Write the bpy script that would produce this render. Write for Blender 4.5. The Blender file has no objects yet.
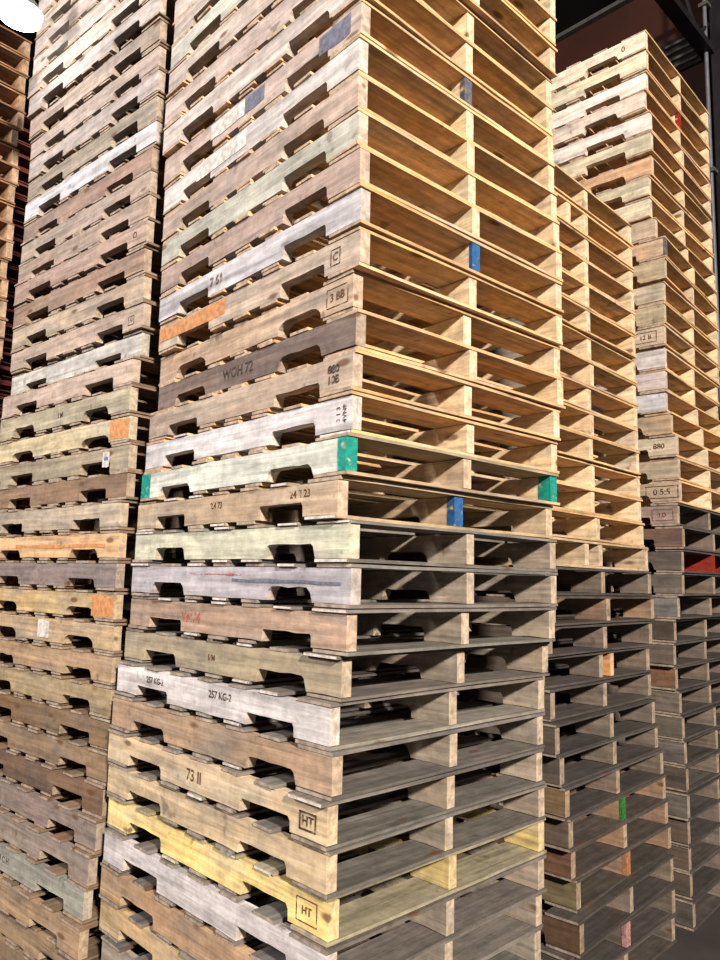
import bpy, bmesh, math, random
from mathutils import Vector, Matrix

C = bpy.context.scene.collection
random.seed(7)
W, L = 1.016, 1.219          # deck board length, stringer length
CAM_H = 1.65
# every pallet, top to bottom of its stack: corner x, corner y, yaw, height of its underside, its own height, level
POSES = {
 "A": [(-0.007,2.03,0.769,4.2254,0.1206,-8), (-0.008,2.029,0.769,4.1048,0.1206,-7), (-0.003,2.03,0.766,3.9842,0.1206,-6), (-0.007,1.993,0.751,3.8636,0.1206,-5), (-0.011,1.984,0.75,3.7424,0.1211,-4), (-0.005,1.985,0.758,3.6206,0.1218,-3), (-0.017,2.006,0.758,3.4984,0.1222,-2), (-0.025,2.001,0.75,3.3757,0.1227,-1), (-0.029,2.013,0.738,3.252,0.1237,0), (-0.036,2.01,0.725,3.1289,0.1231,1), (-0.032,2.0,0.724,3.0074,0.1214,2), (-0.031,1.991,0.722,2.8875,0.1199,3), (-0.023,1.982,0.723,2.7682,0.1193,4), (-0.019,1.987,0.727,2.649,0.1192,5), (-0.016,1.998,0.728,2.529,0.12,6), (-0.035,2.026,0.707,2.4077,0.1213,7), (-0.023,2.006,0.713,2.2882,0.1195,8), (-0.027,1.995,0.734,2.1683,0.12,9), (-0.029,2.005,0.738,2.0493,0.119,10), (-0.038,1.989,0.734,1.9317,0.1176,11), (-0.06,2.005,0.727,1.8129,0.1188,12), (-0.023,1.987,0.758,1.6945,0.1184,13), (-0.019,1.987,0.765,1.5726,0.1219,14), (-0.025,1.993,0.76,1.4503,0.1223,15), (-0.039,2.024,0.766,1.328,0.1223,16), (-0.063,2.014,0.761,1.2051,0.1228,17), (-0.055,2.007,0.775,1.0831,0.122,18), (-0.065,2.0,0.769,0.9639,0.1192,19), (-0.063,2.003,0.767,0.8473,0.1166,20), (-0.055,2.017,0.771,0.7299,0.1174,21), (-0.054,2.006,0.775,0.6083,0.1216,22), (-0.06,2.019,0.775,0.4867,0.1216,23), (-0.065,2.038,0.772,0.365,0.1217,24), (-0.043,2.001,0.769,0.2434,0.1217,25), (-0.043,2.0,0.769,0.1217,0.1217,26), (-0.044,1.999,0.769,0.0,0.1217,27)],
 "B": [(-0.945,3.01,0.863,4.7202,0.1206,-5), (-0.945,3.01,0.863,4.5996,0.1206,-4), (-0.945,3.01,0.863,4.479,0.1206,-3), (-0.945,3.01,0.863,4.3584,0.1206,-2), (-0.96,3.017,0.866,4.2378,0.1206,-1), (-0.941,3.001,0.866,4.1173,0.1206,0), (-0.94,3.019,0.862,3.9965,0.1208,1), (-0.936,3.025,0.855,3.8758,0.1207,2), (-0.93,3.017,0.855,3.7552,0.1206,3), (-0.932,3.027,0.855,3.6346,0.1206,4), (-0.931,3.026,0.861,3.5142,0.1204,5), (-0.938,3.029,0.853,3.3936,0.1206,6), (-0.933,3.007,0.852,3.2734,0.1202,7), (-0.931,2.996,0.852,3.1533,0.1201,8), (-0.924,2.974,0.858,3.0332,0.1202,9), (-0.933,2.992,0.853,2.9117,0.1214,10), (-0.929,2.994,0.856,2.7902,0.1215,11), (-0.92,2.985,0.856,2.6689,0.1214,12), (-0.924,3.009,0.851,2.5474,0.1215,13), (-0.948,2.983,0.851,2.4267,0.1207,14), (-0.948,2.975,0.851,2.3063,0.1204,15), (-0.945,2.982,0.851,2.186,0.1203,16), (-0.939,2.978,0.851,2.0663,0.1196,17), (-0.928,2.949,0.851,1.9473,0.119,18), (-0.95,2.951,0.851,1.8263,0.121,19), (-0.951,2.958,0.851,1.704,0.1223,20), (-0.95,2.951,0.851,1.5833,0.1207,21), (-0.949,2.953,0.851,1.4631,0.1201,22), (-0.945,2.952,0.851,1.3423,0.1208,23), (-0.942,2.954,0.851,1.2212,0.1212,24), (-0.934,2.942,0.851,1.0994,0.1217,25), (-0.93,2.942,0.851,0.9779,0.1216,26), (-0.928,2.937,0.851,0.8563,0.1215,27), (-0.939,2.942,0.851,0.7349,0.1214,28), (-0.953,2.935,0.851,0.6132,0.1217,29), (-0.972,2.932,0.851,0.4913,0.122,30), (-0.982,2.935,0.851,0.3689,0.1224,31), (-0.981,2.908,0.851,0.2459,0.1229,32), (-0.942,2.917,0.851,0.123,0.123,33), (-0.942,2.913,0.851,0.0,0.123,34)],
 "E": [(1.534,3.789,0.814,4.6225,0.1206,1), (1.534,3.79,0.814,4.5017,0.1207,2), (1.537,3.804,0.812,4.3808,0.1209,3), (1.517,3.787,0.801,4.2598,0.1211,4), (1.55,3.8,0.826,4.1384,0.1213,5), (1.549,3.796,0.827,4.017,0.1215,6), (1.562,3.829,0.825,3.8953,0.1217,7), (1.545,3.826,0.812,3.7739,0.1214,8), (1.549,3.834,0.813,3.6526,0.1213,9), (1.573,3.827,0.828,3.5318,0.1209,10), (1.61,3.801,0.871,3.411,0.1208,11), (1.608,3.8,0.87,3.2901,0.1209,12), (1.607,3.828,0.857,3.1688,0.1214,13), (1.603,3.823,0.859,3.0477,0.121,14), (1.601,3.826,0.86,2.9268,0.121,15), (1.608,3.845,0.863,2.8058,0.1209,16), (1.608,3.845,0.867,2.6855,0.1203,17), (1.604,3.835,0.843,2.5658,0.1197,18), (1.621,3.824,0.835,2.4462,0.1197,19), (1.638,3.808,0.835,2.3265,0.1196,20), (1.651,3.825,0.835,2.2061,0.1204,21), (1.653,3.826,0.835,2.086,0.1201,22), (1.647,3.835,0.835,1.9663,0.1198,23), (1.659,3.822,0.835,1.8474,0.1189,24), (1.659,3.83,0.835,1.7278,0.1196,25), (1.654,3.834,0.835,1.6086,0.1192,26), (1.637,3.85,0.835,1.4902,0.1184,27), (1.621,3.862,0.835,1.3706,0.1196,28), (1.611,3.858,0.835,1.25,0.1205,29), (1.627,3.875,0.835,1.1299,0.1201,30), (1.642,3.883,0.835,1.0087,0.1213,31), (1.651,3.88,0.835,0.8858,0.1229,32), (1.665,3.888,0.835,0.7617,0.1241,33), (1.664,3.885,0.835,0.636,0.1256,34), (1.655,3.858,0.835,0.5093,0.1267,35), (1.661,3.878,0.835,0.3828,0.1265,36), (1.667,3.89,0.835,0.2559,0.1269,37), (1.676,3.896,0.835,0.1284,0.1276,38), (1.672,3.87,0.835,0.0,0.1284,39)],
 "D": [(0.691,2.987,0.796,3.4159,0.1206,1), (0.694,2.998,0.794,3.2951,0.1207,2), (0.696,3.008,0.793,3.1744,0.1207,3), (0.69,2.99,0.789,3.054,0.1204,4), (0.69,2.986,0.79,2.9332,0.1207,5), (0.694,2.988,0.793,2.8119,0.1213,6), (0.712,3.024,0.8,2.69,0.1219,7), (0.716,3.025,0.802,2.5689,0.1211,8), (0.713,3.018,0.802,2.4485,0.1203,9), (0.713,3.019,0.801,2.3286,0.12,10), (0.702,2.996,0.795,2.2089,0.1196,11), (0.718,3.034,0.794,2.0877,0.1212,12), (0.712,3.011,0.795,1.968,0.1197,13), (0.742,3.015,0.813,1.8475,0.1205,14), (0.738,3.021,0.792,1.7261,0.1214,15), (0.753,3.018,0.794,1.6059,0.1202,16), (0.775,3.023,0.803,1.4846,0.1213,17), (0.765,3.037,0.798,1.3616,0.1229,18), (0.732,3.023,0.787,1.2363,0.1253,19), (0.772,3.031,0.823,1.1115,0.1248,20), (0.78,2.982,0.833,0.987,0.1245,21), (0.807,3.026,0.829,0.8652,0.1218,22), (0.825,3.031,0.828,0.7437,0.1215,23), (0.847,3.052,0.829,0.6227,0.121,24), (0.86,3.079,0.823,0.5008,0.1219,25), (0.887,3.107,0.83,0.3771,0.1238,26), (0.874,3.032,0.842,0.2514,0.1257,27), (0.828,3.025,0.793,0.1257,0.1257,28), (0.828,3.032,0.795,0.0,0.1257,29)],
}

def lin(c, g=1.0):
    r = []
    for v in c:
        v /= 255.0
        r.append((v / 12.92 if v <= .04045 else ((v + .055) / 1.055) ** 2.4) * g)
    return (r[0], r[1], r[2], 1.0)

# ------------------------------------------------------------------ materials
def wood(name, axis, knots=True):
    m = bpy.data.materials.new(name); m.use_nodes = True
    nt = m.node_tree; N = nt.nodes; K = nt.links
    bs = N['Principled BSDF']; bs.inputs['Roughness'].default_value = .78
    bs.inputs['Specular IOR Level'].default_value = .25
    tc = N.new('ShaderNodeTexCoord'); oi = N.new('ShaderNodeObjectInfo')
    mul = N.new('ShaderNodeVectorMath'); mul.operation = 'SCALE'
    mul.inputs[0].default_value = (37.0, 61.0, 23.0)
    K.new(oi.outputs['Random'], mul.inputs['Scale'])
    add = N.new('ShaderNodeVectorMath'); add.operation = 'ADD'
    K.new(tc.outputs['Object'], add.inputs[0]); K.new(mul.outputs[0], add.inputs[1])
    def mapped(along, across):
        mp = N.new('ShaderNodeMapping')
        s = [across] * 3; s[axis] = along
        mp.inputs['Scale'].default_value = s
        K.new(add.outputs[0], mp.inputs['Vector']); return mp
    def noise(vec, scale, detail, rough, dist=0):
        n = N.new('ShaderNodeTexNoise'); n.inputs['Scale'].default_value = scale
        n.inputs['Detail'].default_value = detail; n.inputs['Roughness'].default_value = rough
        n.inputs['Distortion'].default_value = dist
        K.new(vec.outputs[0], n.inputs['Vector']); return n
    def remap(sock, a, b, c, d):
        r = N.new('ShaderNodeMapRange'); r.inputs[1].default_value = a; r.inputs[2].default_value = b
        r.inputs[3].default_value = c; r.inputs[4].default_value = d
        K.new(sock, r.inputs[0]); return r.outputs[0]
    def mix(kind, fac, a, b):
        x = N.new('ShaderNodeMix'); x.data_type = 'RGBA'; x.blend_type = kind
        if isinstance(fac, float): x.inputs[0].default_value = fac
        else: K.new(fac, x.inputs[0])
        for i, v in ((6, a), (7, b)):
            if isinstance(v, tuple): x.inputs[i].default_value = v
            else: K.new(v, x.inputs[i])
        return x.outputs[2]
    grain = noise(mapped(1.6, 34), 1.0, 6, .62, .6)
    fine = noise(mapped(9, 170), 1.0, 3, .6)
    saw = noise(mapped(60, 3), 1.0, 2, .5)
    blotch = noise(mapped(3.2, 9), 1.0, 5, .6, .4)
    wide = noise(mapped(1.3, 3.0), 1.0, 2, .5)
    g = remap(grain.outputs[0], .32, .68, .58, 1.20)
    f = remap(fine.outputs[0], .3, .7, .90, 1.07)
    sw = remap(saw.outputs[0], .35, .7, .95, 1.04)
    col = oi.outputs['Color']
    hsv = N.new('ShaderNodeHueSaturation'); hsv.inputs['Saturation'].default_value = .55
    hsv.inputs['Value'].default_value = .66; K.new(col, hsv.inputs['Color'])
    col = mix('MIX', remap(blotch.outputs[0], .42, .68, 0, .8), col, hsv.outputs[0])
    warm = N.new('ShaderNodeHueSaturation'); warm.inputs['Saturation'].default_value = 1.12
    warm.inputs['Hue'].default_value = .496; K.new(oi.outputs['Color'], warm.inputs['Color'])
    col = mix('MIX', remap(wide.outputs[0], .5, .66, 0, .55), col, warm.outputs[0])
    # freshly cut ends are paler
    geo = N.new('ShaderNodeNewGeometry'); vt = N.new('ShaderNodeVectorTransform')
    vt.vector_type = 'NORMAL'; vt.convert_from = 'WORLD'; vt.convert_to = 'OBJECT'
    K.new(geo.outputs['Normal'], vt.inputs[0])
    sep = N.new('ShaderNodeSeparateXYZ'); K.new(vt.outputs[0], sep.inputs[0])
    ab = N.new('ShaderNodeMath'); ab.operation = 'ABSOLUTE'; K.new(sep.outputs[axis], ab.inputs[0])
    pale = N.new('ShaderNodeHueSaturation'); pale.inputs['Saturation'].default_value = .8
    pale.inputs['Value'].default_value = 1.28; pale.inputs['Color'].default_value = lin((160, 140, 122)) if axis == 0 else lin((190, 164, 132))
    pale.inputs['Value'].default_value = 1.0
    col = mix('MIX', remap(ab.outputs[0], .75, .9, 0, .82 if axis == 0 else .45), col, pale.outputs[0])
    val = N.new('ShaderNodeMath'); val.operation = 'MULTIPLY'; K.new(g, val.inputs[0]); K.new(f, val.inputs[1])
    val2 = N.new('ShaderNodeMath'); val2.operation = 'MULTIPLY'; K.new(val.outputs[0], val2.inputs[0]); K.new(sw, val2.inputs[1])
    cv = N.new('ShaderNodeCombineColor')
    for i in range(3): K.new(val2.outputs[0], cv.inputs[i])
    col = mix('MULTIPLY', 1.0, col, cv.outputs[0])
    dirt = noise(mapped(16, 26), 1.0, 6, .7)
    dc = N.new('ShaderNodeCombineColor'); dv = remap(dirt.outputs[0], .36, .62, .74, 1.08)
    for i in range(3): K.new(dv, dc.inputs[i])
    col = mix('MULTIPLY', 1.0, col, dc.outputs[0])
    # knots and dark nail stains
    vo = N.new('ShaderNodeTexVoronoi'); vo.inputs['Scale'].default_value = 1.0
    K.new(mapped(3.4, 9).outputs[0], vo.inputs['Vector'])
    kn = remap(vo.outputs['Distance'], .07, .13, .8, 0)
    col = mix('MIX', kn, col, lin((86, 55, 32)))
    st = noise(mapped(14, 14), 1.0, 2, .5)
    col = mix('MIX', remap(st.outputs[0], .68, .76, 0, .55), col, lin((70, 58, 50)))
    K.new(col, bs.inputs['Base Color'])
    bp = N.new('ShaderNodeBump'); bp.inputs['Strength'].default_value = .35; bp.inputs['Distance'].default_value = .003
    K.new(val2.outputs[0], bp.inputs['Height']); K.new(bp.outputs[0], bs.inputs['Normal'])
    return m

M_STR = wood('stringer_wood', 1)
M_BRD = wood('board_wood', 0)

def flat(name, rgb, rough=.6, metal=0.0, nscale=30, amt=.25, g=1.0):
    m = bpy.data.materials.new(name); m.use_nodes = True
    nt = m.node_tree; N = nt.nodes; K = nt.links; bs = N['Principled BSDF']
    bs.inputs['Roughness'].default_value = rough; bs.inputs['Metallic'].default_value = metal
    bs.inputs['Specular IOR Level'].default_value = .3
    tc = N.new('ShaderNodeTexCoord'); n = N.new('ShaderNodeTexNoise'); n.inputs['Scale'].default_value = nscale
    n.inputs['Detail'].default_value = 5; K.new(tc.outputs['Object'], n.inputs['Vector'])
    r = N.new('ShaderNodeMapRange'); r.inputs[1].default_value = .3; r.inputs[2].default_value = .7
    r.inputs[3].default_value = 1 - amt; r.inputs[4].default_value = 1 + amt * .5; K.new(n.outputs[0], r.inputs[0])
    x = N.new('ShaderNodeMix'); x.data_type = 'RGBA'; x.blend_type = 'MULTIPLY'; x.inputs[0].default_value = 1
    x.inputs[6].default_value = lin(rgb, g); cc = N.new('ShaderNodeCombineColor')
    for i in range(3): K.new(r.outputs[0], cc.inputs[i])
    K.new(cc.outputs[0], x.inputs[7]); K.new(x.outputs[2], bs.inputs['Base Color'])
    return m

def paint(name, rgb, cover=.5, soft=.1):
    """worn paint or ink: breaks up so the wood shows between"""
    m = flat(name, rgb, .7, 0, 60, .3)
    nt = m.node_tree; N = nt.nodes; K = nt.links; bs = N['Principled BSDF']
    tc = N.new('ShaderNodeTexCoord'); n = N.new('ShaderNodeTexNoise'); n.inputs['Scale'].default_value = 38
    n.inputs['Detail'].default_value = 4; K.new(tc.outputs['Object'], n.inputs['Vector'])
    r = N.new('ShaderNodeMapRange'); r.inputs[1].default_value = cover - soft
    r.inputs[2].default_value = cover + soft
    r.inputs[3].default_value = 1; r.inputs[4].default_value = 0
    K.new(n.outputs[0], r.inputs[0]); K.new(r.outputs[0], bs.inputs['Alpha'])
    return m
INK = paint('stamp_ink', (66, 54, 48), .56, .14)
INK_BROWN = paint('burnt_brand', (92, 60, 34), .56)
P_TEAL = paint('teal_paint', (40, 176, 160), .62)
P_BLUE = paint('blue_paint', (58, 118, 178), .60)
P_GREYBLUE = paint('grey_blue_stain', (106, 110, 128), .56, .25)
P_ORANGE = paint('orange_stain', (206, 146, 98), .55, .38)
P_RED = paint('red_paint', (172, 58, 42), .66)
P_GREEN = paint('green_paint', (66, 140, 70), .62)
P_WHITE = paint('white_paint', (204, 198, 194), .62, .25)
P_REDMARK = paint('faded_red_ink', (176, 92, 82), .50)
P_PINK = paint('pink_paint', (206, 160, 160), .62)

# ------------------------------------------------------------------ mesh helpers
def link(name, me, mat, parent=None, color=None):
    o = bpy.data.objects.new(name, me); C.objects.link(o)
    if mat: me.materials.clear(); me.materials.append(mat)
    if parent: o.parent = parent
    if color: o.color = color
    return o

def finish(name, bm, bevel=0.0, smooth=False):
    if bevel:
        bmesh.ops.bevel(bm, geom=[e for e in bm.edges if len(e.link_faces) == 2 and e.calc_face_angle(0) > .6],
                        offset=bevel, segments=1, affect='EDGES', clamp_overlap=True)
    bmesh.ops.recalc_face_normals(bm, faces=bm.faces)
    me = bpy.data.meshes.new(name); bm.to_mesh(me); bm.free()
    if smooth:
        for p in me.polygons: p.use_smooth = True
    return me

def board_mesh(x0, x1, y0, y1, z0, z1, rnd, skew=0.0, wear=.0016, chip=0.0):
    """a deck board, its long edges a little wavy, its ends cut slightly out of square, a corner chipped now and then"""
    n = 9
    rings = []
    ph = rnd.random() * 6
    e0, e1 = rnd.uniform(-.003, .003), rnd.uniform(-.003, .003)
    for i in range(n):
        t = i / (n - 1); x = x0 + (x1 - x0) * t
        sk = skew * (t - .5)
        ya = y0 + sk + rnd.uniform(-wear, wear) + .0015 * math.sin(ph + 5 * t)
        yb = y1 + sk + rnd.uniform(-wear, wear) + .0015 * math.sin(ph + 4 * t)
        if chip and 2 < i < 6 and rnd.random() < .5: ya += chip * rnd.random()
        xa = x + (e0 if i == 0 else e1 if i == n - 1 else 0)
        zb = .0010 * math.sin(ph * 2 + 5.5 * t)
        za = zb + rnd.uniform(-.0002, .0002)
        rings.append([(xa, ya, z0 + za), (x, yb, z0 + zb), (x, yb, z1 + zb), (xa, ya, z1 + za)])
    bm = bmesh.new()
    vr = [[bm.verts.new(p) for p in r] for r in rings]
    for a, b in zip(vr, vr[1:]):
        for j in range(4):
            k = (j + 1) % 4
            bm.faces.new((a[j], a[k], b[k], b[j]))
    bm.faces.new(vr[0][::-1]); bm.faces.new(vr[-1])
    return finish('deck_board', bm, .0012)

def stringer_mesh(x0, x1, y0, y1, z0, z1, rnd, style):
    """side profile with two fork notches cut into the lower edge, built column by column along the stringer"""
    d = .038 + rnd.uniform(-.004, .005)
    c = .009 + rnd.uniform(-.003, .006)
    s = .016 if style == 'wide' else .001
    edges = (.152 + rnd.uniform(-.010, .010), .382 + rnd.uniform(-.010, .010),
             L - .382 + rnd.uniform(-.010, .010), L - .152 + rnd.uniform(-.010, .010))
    cols = []                                   # (y, lower z)
    def plain(a, b):
        n = max(2, int((b - a) / .06))
        for i in range(n + 1):
            w = 0 if i in (0, n) else abs(rnd.gauss(0, .0014))
            cols.append((a + (b - a) * i / n, z0 + w))
    def notch(p, q):
        m = (p + q) / 2
        if style == 'round':
            n = 14
            for i in range(1, n):
                t = math.pi * i / n
                cols.append((m - math.cos(t) * (q - p) * .5, z0 + d * min(1, .22 + 1.05 * math.sin(t))))
            return
        cols.append((p + .001 + s * .6, z0 + d - c)); cols.append((p + s + c * .8, z0 + d))
        for t in (.3, .5, .7): cols.append((p + (q - p) * t, z0 + d + rnd.gauss(0, .0012)))
        cols.append((q - s - c * .8, z0 + d)); cols.append((q - .001 - s * .6, z0 + d - c))
    a1, b1, a2, b2 = edges
    plain(y0 + L / 2, a1); notch(a1, b1); plain(b1, a2); notch(a2, b2); plain(b2, y1 + L / 2)
    bm = bmesh.new(); cup = rnd.uniform(-.0012, .0012); prev = None
    for y, zl in cols:
        zh = z1 - abs(rnd.gauss(0, .0009)); sh = cup * math.sin(6 * y); yy = y - L / 2
        r = [bm.verts.new(p) for p in ((x0 + sh, yy, zl), (x1 + sh, yy, zl), (x1 + sh, yy, zh), (x0 + sh, yy, zh))]
        if prev:
            for k in range(4): bm.faces.new((prev[k], prev[(k + 1) % 4], r[(k + 1) % 4], r[k]))
        else: bm.faces.new(r[::-1])
        prev = r
    bm.faces.new(prev)
    return finish('stringer', bm, .0013)

def jit(c, rnd, a, hue=0.0):
    f = 1 + rnd.uniform(-a, a)
    return (min(c[0] * f * (1 + rnd.uniform(-hue, hue)), .95), min(c[1] * f, .9), min(c[2] * f * (1 + rnd.uniform(-hue, hue)), .9), 1)

def box_mesh(name, x0, x1, y0, y1, z0, z1, bevel=0.0):
    bm = bmesh.new(); bmesh.ops.create_cube(bm, size=1)
    for v in bm.verts:
        v.co = Vector((x0 if v.co.x < 0 else x1, y0 if v.co.y < 0 else y1, z0 if v.co.z < 0 else z1))
    return finish(name, bm, bevel)

def make_pallet(pose, look, rnd):
    """returns (root, left outer stringer, middle stringer, far stringer, h)"""
    X, Y, yaw, zb, h, k = pose
    root = bpy.data.objects.new('pallet', None); C.objects.link(root); root.empty_display_size = .1
    rd = Vector((math.cos(yaw), math.sin(yaw))); ld = Vector((-math.sin(yaw), math.cos(yaw)))
    c = Vector((X, Y)) + rd * W / 2 + ld * L / 2
    root.location = (c.x, c.y, zb); root.rotation_euler = (0, 0, yaw)
    t = .0122
    ox, oy = -W / 2, -L / 2
    style = look.get('notch', 'square')
    face, core, deck = look['face'], look['core'], look['deck']
    S = []
    xs = [0.003, W / 2 - .019 + rnd.uniform(-.012, .012) + look.get('mid', 0), W - .038 - .003]
    for i, x in enumerate(xs):
        dy0, dy1 = rnd.uniform(0, .006), rnd.uniform(-.006, 0)
        me = stringer_mesh(ox + x, ox + x + .037, oy + dy0, oy + L + dy1, t, h - t, rnd, style)
        # origin of the notch profile is the pallet's own corner
        col = jit(face, rnd, .03) if i == 0 else jit(core, rnd, .09, .03)
        S.append(link('stringer', me, M_STR, root, col))
    if look.get('extra'):
        x = xs[1] + look['extra']
        me = stringer_mesh(ox + x, ox + x + .037, oy + .004, oy + L - .004, t, h - t, rnd, style)
        S.append(link('stringer', me, M_STR, root, jit(look.get('extracol', core), rnd, .05)))
    def boards(slots, z0, z1, nm, top):
        for n, (a, b) in enumerate(slots):
            a += rnd.uniform(-.005, .005) * (n not in (0, len(slots) - 1)); b += rnd.uniform(-.005, .005) * (n not in (0, len(slots) - 1))
            th = rnd.uniform(.0084, .0098)
            fz = .0118 - th; lo = (z0 if top else z1 - .0118) + fz / 2; hi = lo + th
            e0 = rnd.uniform(-.004, .008); e1 = rnd.uniform(-.004, .006)
            if top and n == 0 and 'jut' in look: e0 = -look['jut']
            cc = jit(deck, rnd, .16, .05)
            if rnd.random() < .12: cc = jit(cc, rnd, .3)
            lead = n == 0
            me = board_mesh(ox + e0, ox + W - e1, oy + a, oy + b, lo, hi, rnd, rnd.uniform(-.005, .005),
                            .0014 if lead else .0018, .007 if rnd.random() < .18 else 0)
            bo = link(nm, me, M_BRD, root, cc)
            if look.get('white') and (rnd.random() < .38 or (n == 0 and top and 'jut' in look)):
                zm = .5 * (lo + hi)
                pe = box_mesh('painted_end', ox + e0 - .0042, ox + e0 - .0034, oy + a + .004, oy + b - .004, lo + .0012, hi - .0012)
                link('painted_end', pe, P_WHITE, bo)
    lead = .14
    gap = (L - 2 * lead - 5 * .089) / 6
    top = [(rnd.uniform(-.004, .002), lead)] + [(lead + gap + i * (.089 + gap), lead + gap + i * (.089 + gap) + .089) for i in range(5)] + [(L - lead, L - .001)]
    bot = [(rnd.uniform(-.004, .002), lead), (.405, .494), (L / 2 - .0445, L / 2 + .0445), (L - .494, L - .405), (L - lead, L - .001)]
    boards(top, h - t, h - .0003, 'top_deck_board', True)
    boards(bot, .0003, t, 'bottom_deck_board', False)
    return root, S, h

def text_mesh(s, size, squeeze=1.0):
    cu = bpy.data.curves.new('stamp', 'FONT'); cu.body = s; cu.size = size; cu.extrude = .0004
    cu.align_x = 'CENTER'; cu.align_y = 'CENTER'; cu.resolution_u = 3; cu.offset = size * .012
    o = bpy.data.objects.new('stamp_src', cu); C.objects.link(o)
    dg = bpy.context.evaluated_depsgraph_get(); dg.update()
    me = bpy.data.meshes.new_from_object(o.evaluated_get(dg))
    bpy.data.objects.remove(o); bpy.data.curves.remove(cu)
    for v in me.vertices: v.co.x *= squeeze
    return me

def stamp(parent, s, y, z, size, h, ink=INK, rot=0, box=False, squeeze=1.0):
    """ink on the outer face of the outer stringer (y metres in from the near corner)"""
    me = text_mesh(s, size, squeeze)
    # text x runs towards the near corner, text y is up, extrusion points out of the face
    # text lies in local XY: x -> -y(pallet), y -> z, z -> -x
    M = Matrix(((0, 0, -1, 0), (-1, 0, 0, 0), (0, 1, 0, 0), (0, 0, 0, 1)))
    R = Matrix.Rotation(rot, 4, 'Z')
    T = Matrix.Translation((-W / 2 + .0018, -L / 2 + y, z * h))
    me.transform(T @ M @ R)
    o = link('ink_stamp', me, ink, parent)
    if box:
        bm = bmesh.new()
        hw, hh, w = box
        bars = [(-hw, hw, hh - w, hh), (-hw, hw, -hh, -hh + w), (-hw, -hw + w, -hh, hh), (hw - w, hw, -hh, hh)]
        for a, b, c, d in bars:
            r = bmesh.ops.create_cube(bm, size=1)
            for v in r['verts']:
                v.co = Vector((a if v.co.x < 0 else b, c if v.co.y < 0 else d, -.0004 if v.co.z < 0 else .0004))
        bm.transform(T @ M)
        link('stamp_border', finish('stamp_border', bm), ink, parent)

def end_paint(parent, S, which, mat, h, side=0, depth=.06, name='painted_end'):
    """paint brushed over a stringer's end and a little way along its outer side; side 0 near end, 1 far end"""
    xs = [0.003, W / 2 - .019, W - .041]
    me_s = S[which].data
    x0 = min(v.co.x for v in me_s.vertices); x1 = max(v.co.x for v in me_s.vertices)
    ya = min(v.co.y for v in me_s.vertices); yb = max(v.co.y for v in me_s.vertices)
    z0, z1 = .0129, h - .0129
    e = .0009
    bm = bmesh.new()
    if side == 0: y0, y1 = ya - e, ya + depth
    else: y0, y1 = yb - depth, yb + e
    # one open sleeve: end cap plus both sides
    y_end, y_in = (y0, y1) if side == 0 else (y1, y0)
    n = 6
    cols = []
    path = [(x0 - e, y_in), (x0 - e, y_end), (x1 + e, y_end), (x1 + e, y_in)]
    for (x, y) in path: cols.append((bm.verts.new((x, y, z0)), bm.verts.new((x, y, z1))))
    for a, b in zip(cols, cols[1:]): bm.faces.new((a[0], b[0], b[1], a[1]))
    r = bmesh.ops.solidify(bm, geom=bm.faces[:], thickness=.0004)
    link(name, finish(name, bm), mat, parent)

def patch(parent, y0, y1, z0, z1, mat, h, name='paint_patch'):
    """a stain or paint patch on the outer side of the outer stringer"""
    rnd = random.Random(int(y0 * 1000) + int(z1 * 77))
    bm = bmesh.new(); pts = []
    n = 7
    for i in range(n): pts.append((y0 + (y1 - y0) * i / (n - 1), z0 * h + rnd.uniform(0, .006)))
    for i in range(n): pts.append((y1 - (y1 - y0) * i / (n - 1), z1 * h - rnd.uniform(0, .006)))
    x = -W / 2 + .0012
    A = [bm.verts.new((x, -L / 2 + p[0], p[1])) for p in pts]
    B = [bm.verts.new((x + .001, -L / 2 + p[0], p[1])) for p in pts]
    bm.faces.new(A); bm.faces.new(B[::-1])
    for i in range(len(pts)):
        j = (i + 1) % len(pts); bm.faces.new((A[i], B[i], B[j], A[j]))
    link(name, finish(name, bm), mat, parent)

# ------------------------------------------------------------------ what each pallet looks like
FRESH_LIT = dict(core=lin((230, 204, 166)), deck=lin((212, 172, 124)))  # upper levels: newer wood, with the light above the shadow line painted in
TAN = dict(core=lin((200, 176, 144)), deck=lin((176, 154, 122)))
GREY_SHADE = dict(core=lin((168, 154, 138)), deck=lin((116, 110, 104)))  # lower levels of the front stack: shade put into the wood colour
GOLD = dict(core=lin((214, 190, 128)), deck=lin((150, 140, 118)))
DULL_SHADE = dict(core=lin((120, 106, 95)), deck=lin((80, 74, 70)))  # lower levels of the right-hand stacks: shade painted into core and deck
WARM_SHADE = dict(core=lin((146, 118, 96)), deck=lin((82, 74, 68)))  # warmer stringers, same painted shade on the deck
ORD = ['', 'first', 'second', 'third', 'fourth', 'fifth', 'sixth', 'seventh', 'eighth', 'ninth', 'tenth', 'eleventh', 'twelfth', 'thirteenth', 'fourteenth', 'fifteenth', 'sixteenth', 'seventeenth', 'eighteenth']

BRN = dict(core=lin((136, 116, 98)), deck=lin((130, 108, 86)))
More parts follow.
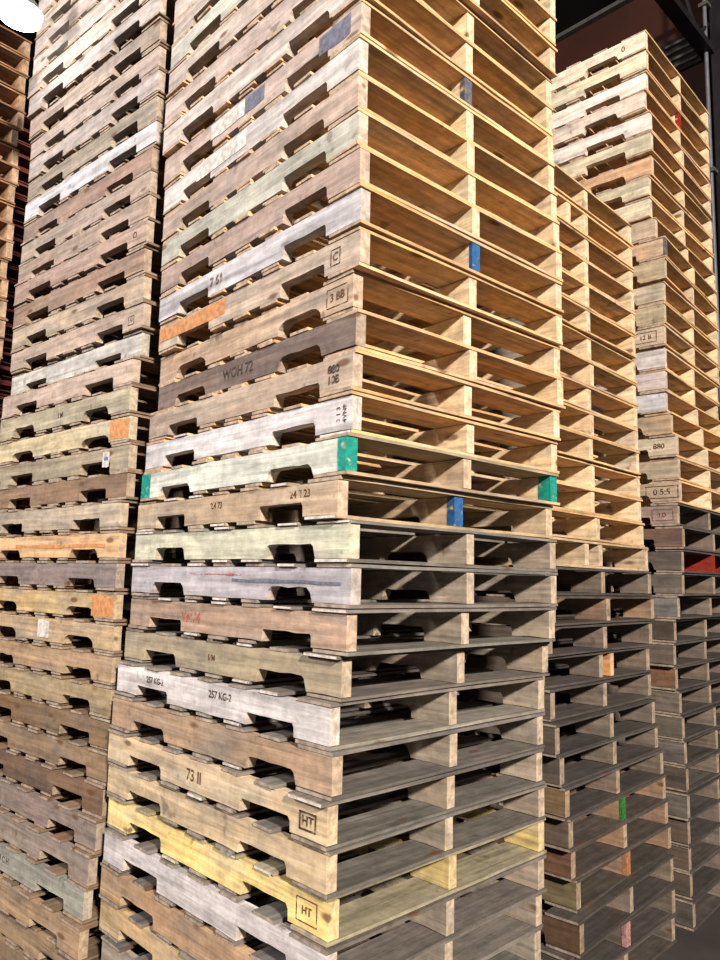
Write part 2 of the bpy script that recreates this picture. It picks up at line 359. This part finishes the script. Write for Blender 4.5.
# level: (words, colour of the outer stringer, base, options)
A = {
 -8: ('pale tan', (190, 168, 150), FRESH_LIT, {}), -7: ('light tan', (186, 162, 138), FRESH_LIT, {}),
 -6: ('pale beige', (196, 178, 160), FRESH_LIT, {}), -5: ('greyish tan', (178, 160, 144), FRESH_LIT, {}),
 -4: ('pale greenish', (186, 182, 162), FRESH_LIT, {}), -3: ('beige', (186, 166, 148), FRESH_LIT, {}),
 -2: ('pinkish beige', (188, 164, 148), FRESH_LIT, {}), -1: ('pale grey-tan', (192, 176, 162), FRESH_LIT, {}),
 0: ('dusty tan', (178, 154, 138), FRESH_LIT, {}), 1: ('whitish grey', (200, 188, 178), FRESH_LIT, {}),
 2: ('tan', (176, 150, 130), FRESH_LIT, {}), 3: ('grey-green', (182, 176, 156), FRESH_LIT, {}),
 4: ('pinkish brown', (162, 136, 120), FRESH_LIT, {}), 5: ('pale bluish grey', (182, 174, 172), FRESH_LIT, {}),
 6: ('sandy tan', (178, 154, 130), FRESH_LIT, {}), 7: ('orange-tan', (186, 154, 122), FRESH_LIT, {'notch': 'round'}),
 8: ('dark brown weathered', (122, 100, 88), FRESH_LIT, {'notch': 'wide'}), 9: ('warm tan', (178, 152, 126), FRESH_LIT, {}),
 10: ('whitewashed', (204, 194, 188), FRESH_LIT, {}), 11: ('pale green-white', (208, 206, 186), TAN, {'notch': 'wide'}),
 12: ('plain tan', (190, 160, 124), TAN, {}), 13: ('cream-green', (196, 190, 158), GREY_SHADE, {'notch': 'wide'}),
 14: ('lavender grey', (176, 166, 166), GREY_SHADE, {'notch': 'wide'}), 15: ('reddish tan', (172, 138, 110), GREY_SHADE, {}),
 16: ('olive tan', (162, 144, 112), GREY_SHADE, {'jut': .012, 'notch': 'wide'}), 17: ('off-white', (206, 194, 186), GREY_SHADE, {}),
 18: ('orange-brown', (172, 138, 104), GREY_SHADE, {'notch': 'wide'}), 19: ('light sandy', (204, 174, 130), GREY_SHADE, {'jut': .014}),
 20: ('honey tan', (198, 168, 124), GREY_SHADE, {}), 21: ('bright yellow', (234, 200, 112), GOLD, {}),
 22: ('chalky white', (200, 188, 180), GREY_SHADE, {}), 23: ('rust tan', (176, 138, 98), GREY_SHADE, {}),
 24: ('ochre tan', (196, 160, 108), GREY_SHADE, {}), 25: ('greyish brown', (156, 138, 118), GREY_SHADE, {}),
 26: ('dark tan', (156, 134, 108), GREY_SHADE, {}), 27: ('dirty brown', (140, 118, 96), GREY_SHADE, {}),
}
B = {
 -5: ('pale', (206, 190, 174), TAN, {}), -4: ('cream', (214, 194, 168), TAN, {}), -3: ('pale pinkish', (206, 186, 172), TAN, {}),
 -2: ('bleached beige', (214, 198, 182), TAN, {}), -1: ('light beige', (206, 186, 168), TAN, {}),
 0: ('pale grey-beige', (194, 180, 170), BRN, {}), 1: ('brownish tan', (172, 150, 132), BRN, {}),
 2: ('beige', (184, 162, 146), BRN, {}), 3: ('pinkish grey', (184, 168, 158), BRN, {}),
 4: ('greenish tan', (166, 150, 128), BRN, {}), 5: ('pale bluish grey', (194, 188, 186), BRN, {}),
 6: ('dusky brown', (150, 122, 104), BRN, {}), 7: ('grey-tan', (164, 144, 126), BRN, {}),
 8: ('tan', (166, 142, 122), BRN, {}), 9: ('pinkish tan', (164, 136, 118), BRN, {}),
 10: ('rusty brown', (148, 118, 96), BRN, {}), 11: ('sandy tan', (172, 150, 124), BRN, {}),
 12: ('light tan', (178, 152, 130), BRN, {}), 13: ('pale grey-white', (184, 176, 164), BRN, {}),
 14: ('warm beige', (178, 154, 134), BRN, {}), 15: ('olive', (172, 158, 126), BRN, {'notch': 'wide'}),
 16: ('cream-yellow', (190, 170, 128), BRN, {'notch': 'round'}), 17: ('dull olive', (154, 138, 110), BRN, {}),
 18: ('reddish brown', (142, 110, 82), BRN, {}), 19: ('dusty tan', (174, 154, 126), BRN, {}),
 20: ('orange-tan', (204, 158, 106), BRN, {'notch': 'wide'}), 21: ('grey-brown', (134, 116, 108), BRN, {'notch': 'wide'}),
 22: ('yellowish', (190, 156, 98), BRN, {'notch': 'round'}), 23: ('honey tan', (184, 152, 108), BRN, {'notch': 'round'}),
 24: ('medium tan', (166, 134, 98), BRN, {'notch': 'wide'}), 25: ('ochre', (160, 136, 96), BRN, {'notch': 'wide'}),
 26: ('dark brown', (128, 98, 64), BRN, {}), 27: ('earthy brown', (140, 112, 82), BRN, {}),
 28: ('very dark brown', (116, 88, 64), BRN, {}), 29: ('dusty pinkish brown', (142, 120, 106), BRN, {}),
 30: ('faded pinkish', (152, 132, 114), BRN, {}), 31: ('greenish grey', (150, 144, 128), BRN, {}),
 32: ('orange-brown', (166, 132, 94), BRN, {}), 33: ('ruddy brown', (156, 126, 92), BRN, {}), 34: ('muddy brown', (140, 112, 80), BRN, {}),
}
D = {}
_dc = {1: 'bright yellow-tan', 2: 'bright tan', 3: 'orange-tan', 4: 'light tan', 5: 'golden tan', 6: 'pale tan', 7: 'warm tan', 8: 'honey coloured', 9: 'sandy', 10: 'amber tan',
       11: 'yellow-sided', 12: 'light sandy', 13: 'cream', 14: 'buff', 15: 'double-stringered', 16: 'grey-brown', 17: 'brown', 18: 'dark grey', 19: 'slate grey', 20: 'grey',
       21: 'shade-toned grey', 22: 'ash grey', 23: 'tan-cornered', 24: 'brown-cornered', 25: 'rusty-cornered', 26: 'olive-cornered', 27: 'dim brown', 28: 'dim grey', 29: 'shade-toned brown'}
for k in range(1, 30):
    base = FRESH_LIT if k < 15 else TAN if k == 15 else WARM_SHADE if k in (17, 24, 25, 26) else DULL_SHADE  # bright to dark switch paints the light-shadow line into the wood
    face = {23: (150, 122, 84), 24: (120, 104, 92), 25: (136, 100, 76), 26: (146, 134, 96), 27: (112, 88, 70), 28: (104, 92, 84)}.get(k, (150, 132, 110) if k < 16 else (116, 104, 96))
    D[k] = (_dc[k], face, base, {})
D[15][3]['extra'] = -.13; D[19][3].update(extra=.10, extracol=lin((206, 150, 96))); D[2][3]['extra'] = -.16
E_ = {}
_ec = {1: ('cream', (222, 204, 172)), 2: ('olive-cream', (208, 192, 152)), 3: ('pale ivory', (226, 206, 184)), 4: ('pinkish cream', (210, 186, 164)), 5: ('near-white', (228, 212, 196)),
       6: ('pale yellow', (214, 196, 160)), 7: ('orange', (218, 170, 126)), 8: ('pale olive', (214, 198, 158)), 9: ('ivory', (220, 202, 164)), 10: ('beige', (194, 170, 140)), 11: ('tan-orange', (190, 152, 112)),
       12: ('olive tan', (182, 160, 124)), 13: ('cream-tan', (196, 174, 138)), 14: ('khaki', (186, 164, 128)), 15: ('tan', (188, 162, 136)), 16: ('greyish white', (200, 190, 180)),
       17: ('pale pinkish', (196, 178, 168)), 18: ('bluish white', (194, 188, 184)), 19: ('orange-tan', (198, 158, 112)), 20: ('pale tan', (192, 172, 144)), 21: ('honey', (188, 160, 124)),
       22: ('dull tan', (172, 146, 116)), 23: ('pinkish tan', (156, 130, 112)), 24: ('red-brown', (116, 82, 66)), 25: ('grey', (132, 120, 114)), 26: ('mid grey', (130, 120, 116)),
       27: ('bluish grey', (140, 138, 142)), 28: ('dark brown', (98, 86, 78)), 29: ('grey-brown', (128, 116, 108)), 30: ('rusty', (146, 110, 84)), 31: ('light grey', (140, 130, 124)),
       32: ('ash brown', (130, 118, 110)), 33: ('lilac grey', (136, 126, 128)), 34: ('dim brown', (106, 92, 82)), 35: ('soft grey', (138, 128, 120)), 36: ('dusky brown', (114, 98, 88)),
       37: ('faded brown', (122, 106, 94)), 38: ('smoky brown', (112, 96, 84)), 39: ('dirty grey', (106, 98, 92))}
for k, (w, c) in _ec.items():
    E_[k] = (w, c, FRESH_LIT if k < 23 else DULL_SHADE, {'notch': 'wide'} if k % 3 == 1 else {})  # same painted light-shadow line, by level

STACKS = {'A': (A, 'the nearest stack', 'pallets of the nearest stack'), 'B': (B, 'the stack beyond it to the left', 'x'),
          'D': (D, '', ''), 'E': (E_, '', '')}
NAMES = {'A': 'central front stack', 'B': 'stack left of the central one', 'D': 'shorter stack behind the central one', 'E': 'tall stack with visible top at far right'}
GROUPS = {'A': 'pallets of the central front stack', 'B': 'pallets of the left stack', 'D': 'pallets of the shorter stack behind', 'E': 'pallets of the tall right stack'}
ANCH = {'A': {21: 'yellow one', 11: 'teal-ended one', 8: 'weathered dark brown one'}, 'B': {16: 'cream-yellow one with orange corner', 5: 'bluish grey one', 26: 'dark brown one'},
        'D': {15: 'double-stringered one', 1: 'topmost one'}, 'E': {25: 'red-painted one', 7: 'orange one', 39: 'bottom one'}}
SPECIAL = {('A', 21): 'bright yellow pallet low in the central front stack, boxed stamp on its corner',
           ('A', 11): 'pale green-white pallet with teal painted stringer ends in the central front stack',
           ('A', 8): 'weathered dark brown pallet in the central front stack, third above the teal-ended one',
           ('E', 39): 'shade-toned grey pallet lowest in the tall right stack, on the floor',
           ('A', 17): 'off-white pallet stamped twice along its side, central front stack, fourth above the yellow one',
           ('A', 19): 'light sandy pallet with dark square stamp at its corner, second above the yellow one',
           ('B', 16): 'cream-yellow pallet with orange corner block and rounded notches in the left stack',
           ('B', 5): 'pale bluish grey pallet with square notches high in the left stack',
           ('B', 26): 'dark brown pallet low in the left stack, beside the central stack',
           ('D', 1): 'topmost bright tan pallet of the shorter stack behind the central one',
           ('D', 15): 'tan pallet with doubled middle stringer in the stack behind the central one',
           ('E', 1): 'cream pallet topmost on the tall right stack under the roof beam',
           ('E', 7): 'orange pallet near the top of the tall right stack',
           ('E', 25): 'grey pallet with red painted inside in the tall right stack'}
def label_for(s, k, words):
    if (s, k) in SPECIAL: return SPECIAL[(s, k)]
    a = min(ANCH[s], key=lambda q: abs(q - k)); n = abs(a - k)
    o = ORD[n]; rel = 'above' if k < a else 'below'
    if n == 1: pos = 'directly ' + rel
    else: pos = o + ' ' + rel
    short = {'A': 'central front stack', 'B': 'left stack', 'D': 'shorter stack behind', 'E': 'tall right stack'}[s]
    return f'{words} pallet in the {short}, {pos} the {ANCH[s][a]}'

def tint(c, g=1.0):
    r = lin(c)          # the boards are a little less yellow than they look under the warm lamps
    y = .3 * r[0] + .59 * r[1] + .11 * r[2]
    m = lambda i: r[i] * .88 + y * .12
    return (m(0) * .97 * g, m(1) * 1.02 * g, m(2) * 1.12 * g, 1)

ROOTS = {}
for s in 'ABDE':
    tab = STACKS[s][0]
    for pose in POSES[s]:
        k = pose[5]
        words, face, base, opt = tab[k]
        rnd = random.Random(hash((ord(s), k)) & 0xffff)
        dim = .62 if (s in 'DE' and k > (24 if s == 'E' else 16)) else .8 if (s == 'B' and k < 5) else 1.0  # paints shade into lower D and E faces; takes lamp glare off B's top
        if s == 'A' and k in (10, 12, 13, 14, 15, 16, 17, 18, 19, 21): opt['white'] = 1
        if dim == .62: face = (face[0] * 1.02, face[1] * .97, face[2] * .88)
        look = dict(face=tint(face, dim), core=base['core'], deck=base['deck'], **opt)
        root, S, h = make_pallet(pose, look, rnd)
        root['label'] = label_for(s, k, words); root['category'] = 'pallet'; root['group'] = GROUPS[s]
        ROOTS[(s, k)] = (root, S, h)

def R(s, k): return ROOTS[(s, k)]
# paint and stamps the photograph shows
r, S, h = R('A', 11)
end_paint(r, S, 0, P_TEAL, h, 0, .035); end_paint(r, S, 0, P_TEAL, h, 1, .07); end_paint(r, S, 2, P_TEAL, h, 0, .05)
r, S, h = R('A', 12); end_paint(r, S, 1, P_BLUE, h, 0, .03)
r, S, h = R('A', 5); end_paint(r, S, 1, P_BLUE, h, 0, .012)
r, S, h = R('A', 0); end_paint(r, S, 1, P_GREYBLUE, h, 0, .02)
r, S, h = R('A', 0); patch(r, .05, .20, .25, .85, P_GREYBLUE, h)
r, S, h = R('A', 0); patch(r, .5, .62, .3, .85, P_GREYBLUE, h); patch(r, .62, .85, .3, .85, P_WHITE, h)
r, S, h = R('A', 1); patch(r, .6, .95, .3, .85, P_WHITE, h)
r, S, h = R('A', 6); patch(r, .72, 1.21, .35, .86, P_ORANGE, h)
r, S, h = R('A', 14); patch(r, .04, .55, .5, .62, P_GREYBLUE, h); patch(r, .5, .8, .66, .74, P_REDMARK, h)
r, S, h = R('E', 3); end_paint(r, S, 1, P_RED, h, 0, .02)
r, S, h = R('E', 25); end_paint(r, S, 1, P_RED, h, 0, .30); end_paint(r, S, 2, P_RED, h, 0, .35)
r, S, h = R('D', 26); end_paint(r, S, 1, P_ORANGE, h, 0, .02)
r, S, h = R('D', 24); end_paint(r, S, 1, P_GREEN, h, 0, .012)
r, S, h = R('D', 28); end_paint(r, S, 1, P_PINK, h, 0, .02)
r, S, h = R('B', 16); patch(r, .005, .15, .14, .86, P_ORANGE, h)
r, S, h = R('B', 17); patch(r, .15, .2, .2, .8, P_WHITE, h); patch(r, .157, .19, .45, .62, P_BLUE, h)
r, S, h = R('B', 22); patch(r, .01, .17, .14, .86, P_ORANGE, h)
r, S, h = R('B', 20); patch(r, .1, .9, .42, .6, P_ORANGE, h)
r, S, h = R('B', 23); patch(r, .52, .62, .2, .86, P_WHITE, h)
r, S, h = R('E', 11); end_paint(r, S, 0, P_GREYBLUE, h, 0, .01)
r, S, h = R('A', 17)
stamp(r, '257 KG-2', .93, .62, .030, h); stamp(r, '257 KG-2', .52, .62, .032, h)
r, S, h = R('A', 19)
stamp(r, '73 II', .63, .5, .05, h, INK_BROWN); stamp(r, 'HT', .075, .46, .036, h, INK, box=(.034, .024, .005))
r, S, h = R('A', 21); stamp(r, 'HT', .085, .5, .03, h, INK_BROWN, box=(.042, .03, .0025))
r, S, h = R('A', 12); stamp(r, '2.4 73', .63, .6, .03, h, INK_BROWN); stamp(r, '24 II 23', .17, .66, .032, h, INK_BROWN)
r, S, h = R('A', 10); stamp(r, '3 1 3', .055, .5, .022, h, INK, math.pi / 2); stamp(r, '4VN8', .028, .5, .022, h, INK, math.pi / 2)
r, S, h = R('A', 9); stamp(r, '880', .085, .62, .034, h); stamp(r, '10B', .085, .36, .034, h)
r, S, h = R('A', 7); stamp(r, '3 BB', .07, .5, .036, h, INK_BROWN, box=(.05, .03, .0025))
r, S, h = R('A', 6); stamp(r, 'C', .11, .5, .036, h, INK_BROWN, box=(.022, .026, .003))
r, S, h = R('A', 8); stamp(r, 'WOH 72', .62, .5, .05, h, INK)
r, S, h = R('A', 15); stamp(r, 'VN74', .78, .5, .05, h, P_REDMARK)
r, S, h = R('A', 16); stamp(r, 'IPM', .62, .5, .026, h, INK_BROWN)
r, S, h = R('A', 5); stamp(r, '7 61', .78, .5, .05, h, INK_BROWN)
r, S, h = R('B', 15); stamp(r, 'I M', .58, .5, .034, h)
r, S, h = R('B', 31); stamp(r, 'II 7 C H', .68, .5, .036, h)
r, S, h = R('B', 32); stamp(r, '23', .75, .5, .04, h, INK_BROWN)
r, S, h = R('B', 9); stamp(r, 'O', .09, .5, .04, h, INK_BROWN)
r, S, h = R('B', 12); stamp(r, 'H', .09, .4, .03, h, INK, box=(.022, .02, .003))
r, S, h = R('E', 1); stamp(r, '0', .13, .5, .045, h, INK_BROWN)
r, S, h = R('E', 15); stamp(r, '12 B', .1, .5, .034, h, INK_BROWN, box=(.06, .03, .003))
r, S, h = R('E', 20); stamp(r, '. 880', .1, .5, .04, h, INK_BROWN)
r, S, h = R('E', 22); stamp(r, '0 5:5', .09, .5, .045, h, INK, box=(.085, .033, .004))
r, S, h = R('E', 23); stamp(r, 'I D', .08, .5, .03, h, INK_BROWN, box=(.055, .03, .0025))

# ------------------------------------------------------------------ the stacks seen in slivers at the left edge
def stack(corner, yaw, levels, z_top, base, faces, names, group):
    for i in range(levels):
        h = .1206
        zb = z_top - (i + 1) * h
        if zb < -.01: break
        rnd = random.Random(900 + i * 7 + int(corner[0] * 31))
        X = corner[0] + rnd.uniform(-.012, .012); Y = corner[1] + rnd.uniform(-.012, .012)
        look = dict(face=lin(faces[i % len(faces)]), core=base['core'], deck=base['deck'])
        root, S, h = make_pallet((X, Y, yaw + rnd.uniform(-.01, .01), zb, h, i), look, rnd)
        root['label'] = names; root['category'] = 'pallet'; root['group'] = group
        ROOTS[(group, i)] = (root, S, h)

YB = .85
rdB = Vector((math.cos(YB), math.sin(YB))); ldB = Vector((-math.sin(YB), math.cos(YB)))
cR = Vector((-2.13, 4.27))
cc = cR - rdB * W
stack(cc, YB, 41, 41 * .1206, dict(core=lin((170, 132, 100)), deck=lin((150, 112, 82))), [(190, 160, 130), (170, 140, 110), (200, 172, 140)], 'tan pallet in the stack at the far left edge, next to the left stack', 'pallets of the stack at the far left edge')
cF = cc + ldB * 1.55 + rdB * 1.0
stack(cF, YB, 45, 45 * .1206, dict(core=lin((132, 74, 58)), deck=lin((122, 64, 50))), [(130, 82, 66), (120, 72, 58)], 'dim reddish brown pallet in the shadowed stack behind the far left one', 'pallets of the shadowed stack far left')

# ------------------------------------------------------------------ the building
YA = .77
rd = Vector((math.cos(YA), math.sin(YA), 0)); ld = Vector((-math.sin(YA), math.cos(YA), 0))
def oriented_box(name, r0, r1, l0, l1, z0, z1, mat, bevel=0, parent=None):
    me = box_mesh(name, r0, r1, l0, l1, z0, z1, bevel)
    me.transform(Matrix.Rotation(YA, 4, 'Z'))
    return link(name, me, mat, parent)
def structure(o): o['kind'] = 'structure'; return o

CONC = flat('dark_concrete', (62, 58, 56), .85, 0, 3, .35)
ROOF = flat('roof_steel', (26, 28, 28), .7, .2, 2, .3)
REDB = flat('red_oxide_steel', (46, 19, 10), .65, 0, 2, .3)
DARK = flat('dark_steel', (34, 32, 36), .5, .4, 10, .3)
GREYS = flat('grey_galvanised', (92, 90, 88), .45, .5, 20, .25)
WALLM = flat('dark_wall', (30, 28, 30), .85, 0, 1.5, .3)

fl = structure(oriented_box('floor', -14, 16, -14, 18, -.12, 0, CONC))
ce = structure(oriented_box('ceiling', -14, 16, -14, 18, 7.9, 8.0, ROOF))
RB = 6.0
structure(oriented_box('wall_back', 9.0, 9.12, -14, 18, 0, 7.9, WALLM))
structure(oriented_box('wall_far', -14, 9.0, 12.0, 12.12, 0, 7.9, WALLM))
structure(oriented_box('wall_upper', RB, RB + .15, 2.12, 11.9, 2.6, 6.95, REDB))
structure(oriented_box('trim_1', RB - .06, RB + .2, 2.12, 11.9, 6.95, 6.99, GREYS))

def tube_mesh(name, a, b, rad, n=12):
    bm = bmesh.new(); a = Vector(a); b = Vector(b); d = (b - a)
    q = d.to_track_quat('Z', 'Y').to_matrix().to_4x4()
    bmesh.ops.create_cone(bm, cap_ends=True, segments=n, radius1=rad, radius2=rad, depth=d.length,
                          matrix=Matrix.Translation((a + b) / 2) @ q)
    return finish(name, bm, 0, False)
def P(r, l, z): return rd * r + ld * l + Vector((0, 0, z))
def ray(px, py):
    f, th, ro = 745.447, .13346, .02402
    x, y = px - 360, py - 480
    c, s = math.cos(ro), math.sin(ro)
    xr = c * x + s * y; yr = -s * x + c * y
    c, s = math.cos(th), math.sin(th)
    return Vector((xr, f * c + yr * s, f * s - yr * c))

# steel column with a conduit clipped to it, at the end of the red wall
col = bpy.data.objects.new('steel_column', None); C.objects.link(col); col.location = P(5.75, 1.88, 0)
col['label'] = 'dark steel roof column at the end of the red-brown wall'; col['category'] = 'column'; col['kind'] = 'structure'
def child(name, me, mat, parent):
    me.transform(Matrix.Translation(-Vector(parent.location))); return link(name, me, mat, parent)
def obox(name, *a):
    me = box_mesh(name, *a); me.transform(Matrix.Rotation(YA, 4, 'Z')); return me
child('flange', obox('flange', 5.65, 5.67, 1.78, 1.98, 0, 7.9), DARK, col)
child('flange', obox('flange', 5.83, 5.85, 1.78, 1.98, 0, 7.9), DARK, col)
child('web', obox('web', 5.67, 5.83, 1.872, 1.888, 0, 7.9), DARK, col)
child('base_plate', obox('base_plate', 5.58, 5.92, 1.70, 2.06, 0, .02), DARK, col)
cd = bpy.data.objects.new('conduit', None); C.objects.link(cd); cr_ = ray(711, 170); cl = (cr_ * (5.6 / cr_.dot(rd))).dot(ld); cd.location = P(5.55, cl, 0)
cd['label'] = 'thin grey conduit pipe running up beside the dark steel column'; cd['category'] = 'pipe'
CGREY = flat('conduit_zinc', (88, 90, 98), .5, .2, 20, .2)
child('pipe', tube_mesh('pipe', P(5.6, cl, .6), P(5.6, cl, 7.0), .015), CGREY, cd)
for z in (1.6, 3.2, 4.8, 6.2):
    child('clip', obox('clip', 5.57, 5.65, cl - .035, cl + .035, z, z + .03), GREYS, cd)

# roof joists running across, with web bars
def joist(l, z, r0, r1, label, n=14):
    j = bpy.data.objects.new('roof_joist', None); C.objects.link(j); j.location = P((r0 + r1) / 2, l, z)
    j['label'] = label; j['category'] = 'roof joist'
    child('bottom_chord', obox('bottom_chord', r0, r1, l - .05, l + .05, z, z + .06), DARK, j)
    child('top_chord', obox('top_chord', r0, r1, l - .05, l + .05, z + .62, z + .68), DARK, j)
    for i in range(n):
        a = r0 + (r1 - r0) * i / n; b = r0 + (r1 - r0) * (i + 1) / n
        za, zc = (z + .05, z + .63) if i % 2 == 0 else (z + .63, z + .05)
        child('web_bar', tube_mesh('web_bar', P(a, l, za), P(b, l, zc), .018, 8), DARK, j)
jr = ray(690, 33); jp = jr * (5.3 / jr.dot(rd))
joist(jp.dot(ld), jp.z + CAM_H, -1.5, 8.9, 'dark steel joist crossing in front of the red-brown wall', 18)

# louvred vent on the red-brown wall
v = bpy.data.objects.new('wall_vent', None); C.objects.link(v)
rr = ray(682, 52); t = (RB - .03) / rr.dot(rd); vp = rr * t + Vector((0, 0, CAM_H)); vl = vp.dot(ld); vz = vp.z
v.location = vp; v['label'] = 'grey louvred vent on the red-brown wall under the roof joist'; v['category'] = 'vent'
child('frame', obox('frame', RB - .03, RB - .002, vl - .16, vl + .16, vz - .16, vz + .16), DARK, v)
for i in range(4):
    child('louvre', obox('louvre', RB - .06, RB - .03, vl - .13, vl + .13, vz - .13 + i * .07, vz - .108 + i * .07), CONC, v)

# high-bay lamp hanging over the far left stacks
HOUS = flat('lamp_housing', (150, 150, 150), .4, .6, 10, .1)
em = bpy.data.materials.new('lamp_lens'); em.use_nodes = True
em.node_tree.nodes['Principled BSDF'].inputs['Emission Color'].default_value = (1, .93, .84, 1)
em.node_tree.nodes['Principled BSDF'].inputs['Emission Strength'].default_value = 14
lr = ray(20, 14); lp = lr * (3.35 / lr.y) + Vector((0, 0, CAM_H))
lamp = bpy.data.objects.new('high_bay_lamp', None); C.objects.link(lamp); lamp.location = lp
lamp['label'] = 'round bright high bay lamp glaring above the far left stacks'; lamp['category'] = 'lamp'
def cone(name, z0, z1, r0, r1, mat, n=32):
    bm = bmesh.new(); bmesh.ops.create_cone(bm, cap_ends=True, segments=n, radius1=r0, radius2=r1, depth=z1 - z0, matrix=Matrix.Translation((0, 0, (z0 + z1) / 2)))
    return link(name, finish(name, bm), mat, lamp)
cone('lens', -.02, .0, .10, .10, em)
cone('reflector', .001, .10, .115, .05, HOUS); cone('driver_housing', .102, .2, .05, .05, HOUS)
cone('hanger_rod', .202, 7.9 - lp.z, .008, .008, DARK, 8)

# ------------------------------------------------------------------ lights
def add_light(name, kind, loc, energy, color, size=.5, target=None):
    d = bpy.data.lights.new(name, kind); d.energy = energy; d.color = color
    if kind == 'AREA': d.shape = 'DISK'; d.size = size
    elif kind in ('POINT', 'SPOT'): d.shadow_soft_size = size
    o = bpy.data.objects.new(name, d); C.objects.link(o); o.location = loc
    if target is not None:
        o.rotation_euler = (Vector(target) - Vector(loc)).to_track_quat('-Z', 'Y').to_euler()
    return o
mid = Vector((.6, 2.9, 1.9))
key = mid + (-ld * .88 - rd * .48).normalized() * 11.0; key.z = 6.6
add_light('bay_light_front', 'AREA', key, 3900, (1, .90, .78), .9, mid)
left = Vector((-5.4, -.6, 4.7))
add_light('bay_light_side', 'AREA', left, 480, (1, .93, .88), 1.2, (-.6, 3.0, 1.2))
add_light('bay_light_glare', 'POINT', lp + Vector((0, -.0, -.12)), 4, (1, .93, .85), .14)

w = bpy.data.worlds.new('hall'); bpy.context.scene.world = w; w.use_nodes = True
w.node_tree.nodes['Background'].inputs[0].default_value = (1.0, .84, .68, 1)
w.node_tree.nodes['Background'].inputs[1].default_value = .10

# ------------------------------------------------------------------ camera
cam = bpy.data.cameras.new('camera'); co = bpy.data.objects.new('camera', cam); C.objects.link(co)
co.location = (0, 0, CAM_H)
cam.sensor_fit = 'VERTICAL'; cam.sensor_height = 36; cam.lens = 745.447 / 960 * 36
cam.clip_start = .05; cam.clip_end = 100
th, ro = .13346, .02402
Mx = Matrix.Rotation(math.pi / 2 + th, 4, 'X') @ Matrix.Rotation(ro, 4, 'Z')
co.rotation_euler = Mx.to_euler()
sc = bpy.context.scene; sc.camera = co
vs = sc.view_settings; vs.view_transform = 'Standard'; vs.look = 'None'; vs.gamma = 1; vs.use_curve_mapping = False; vs.exposure = 0
